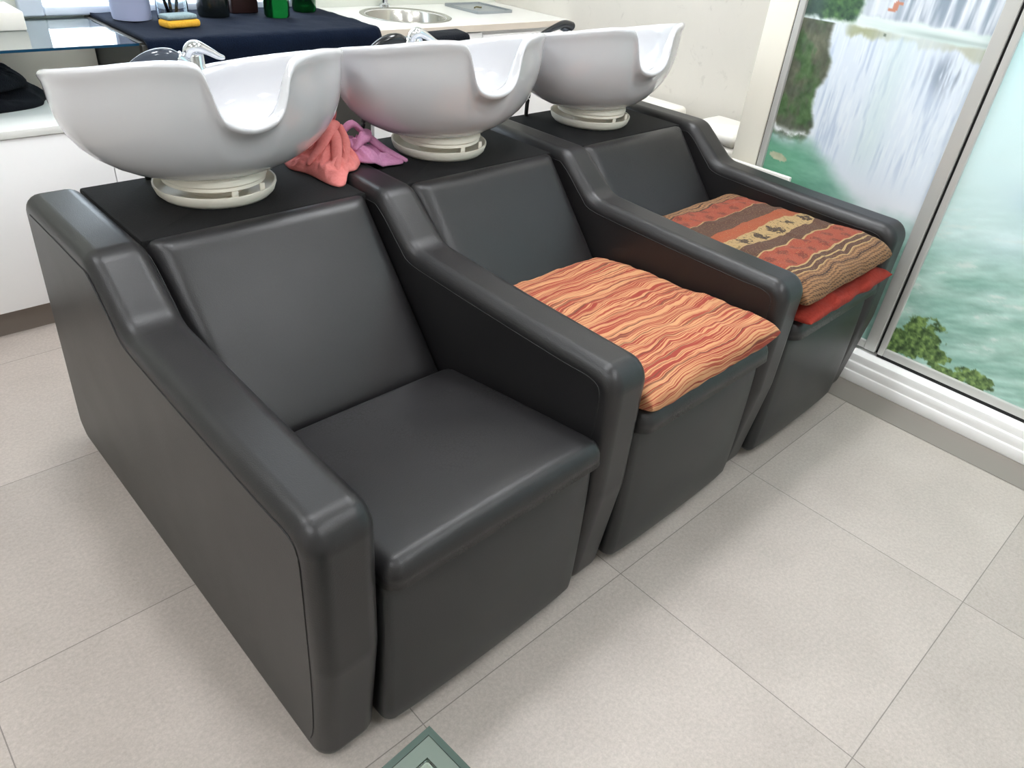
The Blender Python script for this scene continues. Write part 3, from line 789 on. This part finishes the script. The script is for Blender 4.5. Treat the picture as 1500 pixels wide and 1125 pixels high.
obj('worktop', *holed_top(0, 1.093, -.012, wd, .842, .868, .355, .262, .172), M['white_gloss'], wk, smooth=False)
obj('front_edge', *box(0, 1.093, -.0145, -.0122, .8425, .8677), M['cream_edge'], wk, smooth=False)
obj('body', *merge(box(0, 1.093, .012, .03, .08, .8415), box(0, .018, .03, wd, .08, .8415), box(1.075, 1.093, .03, wd, .08, .8415), box(0, 1.093, .06, wd, 0, .08)), M['white_paint'], wk, smooth=False)
obj('door', *box(.004, .56, -.006, .012, .09, .836, .002), M['white_paint'], wk, angle=40)
dr = obj('drawer', *box(.566, 1.09, -.006, .012, .60, .826, .002), M['white_paint'], wk, angle=40)
obj('door', *box(.566, 1.09, -.006, .012, .09, .594, .002), M['white_paint'], wk, angle=40)
sk = obj('sink_bowl', *lathe([(.02, .735), (.11, .737), (.15, .755), (.165, .80), (.170, .862), (.176, .8695), (.192, .8715), (.197, .8695), (.196, .8685), (.178, .8682), (.172, .855), (.167, .80), (.152, .752), (.11, .733), (.02, .731)], 56, .355, .262), M['steel'], wk)
tp = obj('sink_tap', *merge(lathe([(.024, .8685), (.024, .88), (.015, .886), (.013, .93)], 20, .395, .478), tube([(.395, .478, .925), (.395, .475, 1.02), (.392, .44, 1.07), (.388, .36, 1.06), (.387, .34, 1.03)], .011, 12)), M['chrome'], wk, angle=50)
obj('tap_lever', *tube([(.412, .478, .905), (.45, .476, .912)], [.007, .005], 10), M['chrome'], tp)
# shallow grey tray on the worktop
def open_tray(x0, x1, y0, y1, z0, h, t=.004):
    o_ = fillet([(x0, y0, .01), (x1, y0, .01), (x1, y1, .01), (x0, y1, .01)], 4); i_ = fillet([(x0+t, y0+t, .008), (x1-t, y0+t, .008), (x1-t, y1-t, .008), (x0+t, y1-t, .008)], 4); n = len(o_)
    V = [(x, y, z0) for x, y in o_]+[(x, y, z0+h) for x, y in o_]+[(x, y, z0+h) for x, y in i_]+[(x, y, z0+t) for x, y in i_]; F = []
    for r_ in range(3):
        for k in range(n): j = (k+1) % n; F.append([r_*n+k, r_*n+j, r_*n+n+j, r_*n+n+k])
    F += [list(range(n))[::-1], [3*n+k for k in range(n)]]; return V, F
o = obj('tray', *open_tray(1.925, 2.145, 2.15, 2.395, .8685, .012), M['grey_tray'], angle=40); tag(o, 'shallow rectangular grey tray on the white worktop right of the round sink', 'tray')
o = obj('hair_pin', *tube([(2.00, 2.26, .877), (2.02, 2.27, .879), (2.04, 2.262, .877), (2.05, 2.272, .877)], .0035, 8), plain('olive_brown', (112, 104, 72), .6)); tag(o, 'small olive brown piece lying in the grey tray', 'clip')

# black towel hanging over the front of the worktop behind the middle basin
def hang_towel():
    n = 26; V = []; x0, x1 = 1.395, 1.545
    path = [(cf+.035, .8695)]+[(cf+.035-.075*k/5*.9, .8695) for k in range(1, 5)]+[(cf-.022, .867), (cf-.028, .860), (cf-.029, .845), (cf-.029, .82), (cf-.028, .79), (cf-.028, .755)]
    return path
o = obj('towel', *merge(box(1.405, 1.565, cf-.040, cf-.0085, .745, .838, .010)), M['towel_black'])
bpy.data.objects.remove(o)

# ------------------------------------------------------------------ things on the counter
o = obj('storage_canister', *lathe([(.05, TZ), (.060, TZ+.002), (.062, TZ+.01), (.066, TZ+.13), (.069, TZ+.134), (.069, TZ+.142), (.064, TZ+.145), (.02, TZ+.147)], 40, .460, 2.262), M['canister'], angle=50)
tag(o, 'pale lavender round canister on the navy towel beside the glass shelf', 'canister')
jx, jy = .578, 2.205
j = obj('glass_jar', *lathe([(.02, TZ), (.046, TZ), (.052, TZ+.006), (.053, TZ+.14), (.050, TZ+.14), (.049, TZ+.01), (.044, TZ+.005), (.02, TZ+.005)], 40, jx, jy), M['clear_glass'], angle=50)
tag(j, 'clear glass jar with dark tools in it, behind the yellow sponge', 'jar')
for q, (dx, dy, lx, ly, lab) in enumerate(((-.022, -.01, -.05, .0, 'dark handled tool leaning left in the glass jar'), (.020, .008, .045, .01, 'dark handled tool leaning right in the glass jar'), (.0, .02, .01, -.01, 'dark handled tool standing upright in the middle of the glass jar'))):
    s_ = .75
    o = obj('hair_tool', *tube([(jx+dx*.6, jy+dy*.6, TZ+.012), (jx+dx+lx*.2, jy+dy+ly*.2, TZ+.09), (jx+dx*s_+lx*.9, jy+dy+ly, TZ+.20)], [.005, .006, .007], 10), M['black_plastic']); tag(o, lab, 'tool', 'tools in the glass jar')
sp_ = empty('sponge', (.552, 2.090, TZ), .18, label='yellow sponge with a grey blue scouring top on the navy towel', cat='sponge')
obj('foam', *box(-.060, .060, -.032, .032, .0005, .024, .008), M['sponge_y'], sp_)
obj('scourer', *merge(box(-.057, .052, -.029, .029, .0242, .040, .006)), M['sponge_g'], sp_)
def bottle(prof, n=28): return lathe(prof, n)
b = empty('bottle', (.748, 2.262, TZ), label='short black bottle left of the dark brown box on the navy towel', cat='bottle')
obj('bottle_body', *lathe([(.03, 0), (.054, .002), (.056, .01), (.056, .15), (.04, .17), (.02, .18)], 32), M['dark_bottle'], b, angle=50)
obj('bottle_cap', *lathe([(.021, .1802), (.021, .205), (.018, .208)], 24), M['black_plastic'], b, angle=50)
o = obj('product_box', *box(.832, .938, 2.29, 2.39, TZ, TZ+.17, .006), M['brown_dark'], angle=40); tag(o, 'dark brown box between the black bottle and the green bottles', 'box')
for q, (x, y, r_, lab) in enumerate(((.970, 2.208, .047, 'front green glass bottle on the navy towel'), (1.138, 2.302, .047, 'rear green glass bottle at the right edge of the navy towel'))):
    b = empty('bottle', (x, y, TZ), label=lab, cat='bottle', group='green glass bottles')
    obj('bottle_body', *lathe([(.01, .004), (r_*.9, 0), (r_, .006), (r_, .13), (r_*.75, .16), (r_*.38, .18), (r_*.36, .215)], 32), M['green_glass'], b, angle=50)
    obj('bottle_cap', *lathe([(r_*.40, .2155), (r_*.40, .235), (r_*.3, .238)], 24), M['black_plastic'], b, angle=50)

bx = obj('storage_box', *box(-.60, .125, 2.215, 2.42, .868, .921, .004), M['white_plastic'], angle=40); tag(bx, 'flat white box lying on the glass shelf', 'box')

# black towels piled on the low cabinet
def towel_pile(W, D, H, seed):
    vf = heap(W, D, H, seed, 70, .006); return vf
vf = mv(heap(.50, .26, .085, 11.3, 72, .006), -.12, 2.245, .6555)
vf2 = mv(heap(.44, .22, .085, 14.9, 72, .006), -.13, 2.245, .7105)
o = obj('towel', *vf, M['towel_black']); tag(o, 'crumpled black towel lying on the low cabinet, bottom of its pile', 'towel')
o = obj('towel', *vf2, M['towel_black']); tag(o, 'crumpled black towel on top of the pile under the glass shelf', 'towel')

# black folded towel on the rear rim of the middle basin
def rim_towel():
    V = []; n = 20; F = []
    return box(-.075, .075, -.045, .045, -.016, .016, .014, 3)
tw = xf(rim_towel(), RB @ Matrix.Translation((1.251, 1.245, .958)) @ Matrix.Rotation(math.radians(-4), 4, 'Y') @ Matrix.Rotation(math.radians(-12), 4, 'Z'))
o = obj('towel', *tw, M['towel_black']); tag(o, 'small folded black towel resting on the rear rim of the middle basin', 'towel')

# ------------------------------------------------------------------ white things by the right wall
def bin_(name, x0, x1, y0, y1, h, lab):
    e = empty(name, ((x0+x1)/2, (y0+y1)/2, 0), label=lab, cat='bin', group='white bins by the right wall')
    w2, d2 = (x1-x0)/2, (y1-y0)/2
    obj('bin_body', *box(-w2, w2, -d2, d2, 0, h-.05, .018, 3), M['white_plastic'], e, angle=50)
    obj('bin_lid', *box(-w2, w2, -d2, d2, h-.0495, h, .022, 4), M['white_plastic'], e, angle=50)
bin_('storage_bin', 2.03, 2.27, 1.165, 1.46, .655, 'white lidded bin by the right wall, the one farther from the glass doors')
bin_('storage_bin', 2.03, 2.27, .785, 1.02, .660, 'white lidded bin by the right wall, next to the glass door jamb')
o = obj('storage_box', *box(2.06, 2.26, 1.030, 1.155, 0, .60, .012, 3), M['white_plastic'], angle=50); tag(o, 'lower white box squeezed between the two lidded bins', 'box')
o = obj('white_board', *box(1.955, 1.975, .50, .76, .1005, .602, .003), M['white_plastic'], angle=40); tag(o, 'plain white board standing on the sill between bench and glass door', 'board')

# ------------------------------------------------------------------ glass side table in the foreground
gt = empty('glass_table', (-.15, -.203, 0), label='green glass side table, only its corner showing, in front of the empty seat', cat='table')
ang = math.radians(4)
Rz = Matrix.Rotation(ang, 4, 'Z')
obj('tabletop', *xf(box(-.45, -.0305, -.45, -.0305, .399, .420, .003, 2), Rz), M['glass'], gt, angle=40)
def ring(a, b, z0, z1): return merge(box(-.48+a, -a, -b, -a, z0, z1), box(-.48+a, -a, -.48+a, -.48+b, z0, z1), box(-b, -a, -.48+b, -b, z0, z1), box(-.48+a, -.48+b, -.48+b, -b, z0, z1))
obj('polished_rim', *xf(ring(0, .009, .398, .421), Rz), M['rim_glass'], gt, smooth=False)
obj('bevel_band', *xf(ring(.0092, .030, .3985, .4195), Rz), M['band_glass'], gt, smooth=False)
obj('under_shelf', *xf(box(-.40, -.06, -.40, -.06, .20, .212, .003), Rz), M['glass'], gt, angle=40)
for a, b_ in ((-.10, -.10), (-.36, -.10), (-.10, -.36), (-.36, -.36)):
    obj('leg', *xf(lathe([(.014, 0), (.014, .3975)], 20, a, b_), Rz), M['steel'], gt, angle=50)

# ------------------------------------------------------------------ ceiling lights, with added fill panels
def panel(x, y, sx, sy, st, lab, col=(.975, 1, 1.03, 1)):
    e = empty('ceiling_light', (x, y, ZC), label=lab, cat='ceiling light', group='square ceiling light panels')
    f_ = .02
    obj('light_frame', *merge(box(-sx/2-f_, sx/2+f_, -sy/2-f_, -sy/2, -.03, -.001), box(-sx/2-f_, sx/2+f_, sy/2, sy/2+f_, -.03, -.001), box(-sx/2-f_, -sx/2, -sy/2, sy/2, -.03, -.001), box(sx/2, sx/2+f_, -sy/2, sy/2, -.03, -.001)), M['white_paint'], e, smooth=False)
    obj('diffuser', *box(-sx/2, sx/2, -sy/2, sy/2, -.022, -.012), emis('light_panel', col, st), e, smooth=False)
panel(.16, .66, .34, .34, 60, 'ceiling light panel above the nearest seat of the bench')
panel(1.50, .66, .34, .34, 54, 'ceiling light panel above the farthest seat of the bench')
panel(.30, -1.7, .3, .3, 84, 'added fill light panel on the ceiling in front of the bench')  # unseen fill, added; kept small for sharper leather highlights
panel(-1.7, -.5, .6, .6, 27, 'added fill light panel on the ceiling to the left in front of the bench')  # unseen fill, added to lift the left side of the room
panel(-1.3, 1.25, .6, .6, 22, 'added fill light panel on the ceiling by the back left corner')  # unseen fill, added to soften shadows at the back left
panel(1.60, 1.2, .25, .25, 62, 'small added light panel on the ceiling near the right wall')  # unseen wall washer, added to brighten the jamb, bins and plaster
panel(1.2, 1.95, .5, .2, 9, 'ceiling light panel above the counter')
panel(1.25, -.95, .25, .25, 86, 'ceiling light panel in front of the waterfall glass doors')

# ------------------------------------------------------------------ camera
cam = bpy.data.cameras.new('camera'); co_ = bpy.data.objects.new('camera', cam); C.objects.link(co_)
cam.sensor_width = 36; cam.lens = 36*1070.73/1500; cam.clip_start = .02
Rm = ((0.73034133, -0.67837756, 0.08003388), (-0.33482177, -0.45764598, -0.82368352), (0.5953956, 0.57477303, -0.56137336))
MW = Matrix((Rm[0], [-a for a in Rm[1]], [-a for a in Rm[2]])).transposed().to_4x4()
MW.translation = (-0.50081376, -0.63373912, 1.36164509)
co_.matrix_world = MW
sc = bpy.context.scene; sc.camera = co_
wd_ = bpy.data.worlds.new('world'); sc.world = wd_; wd_.use_nodes = True
wd_.node_tree.nodes['Background'].inputs[0].default_value = (.8, .85, .9, 1); wd_.node_tree.nodes['Background'].inputs[1].default_value = .2
sc.view_settings.view_transform = 'Standard'; sc.view_settings.look = 'None'; sc.view_settings.gamma = 1; sc.view_settings.use_curve_mapping = False
sc.view_settings.exposure = 0.0
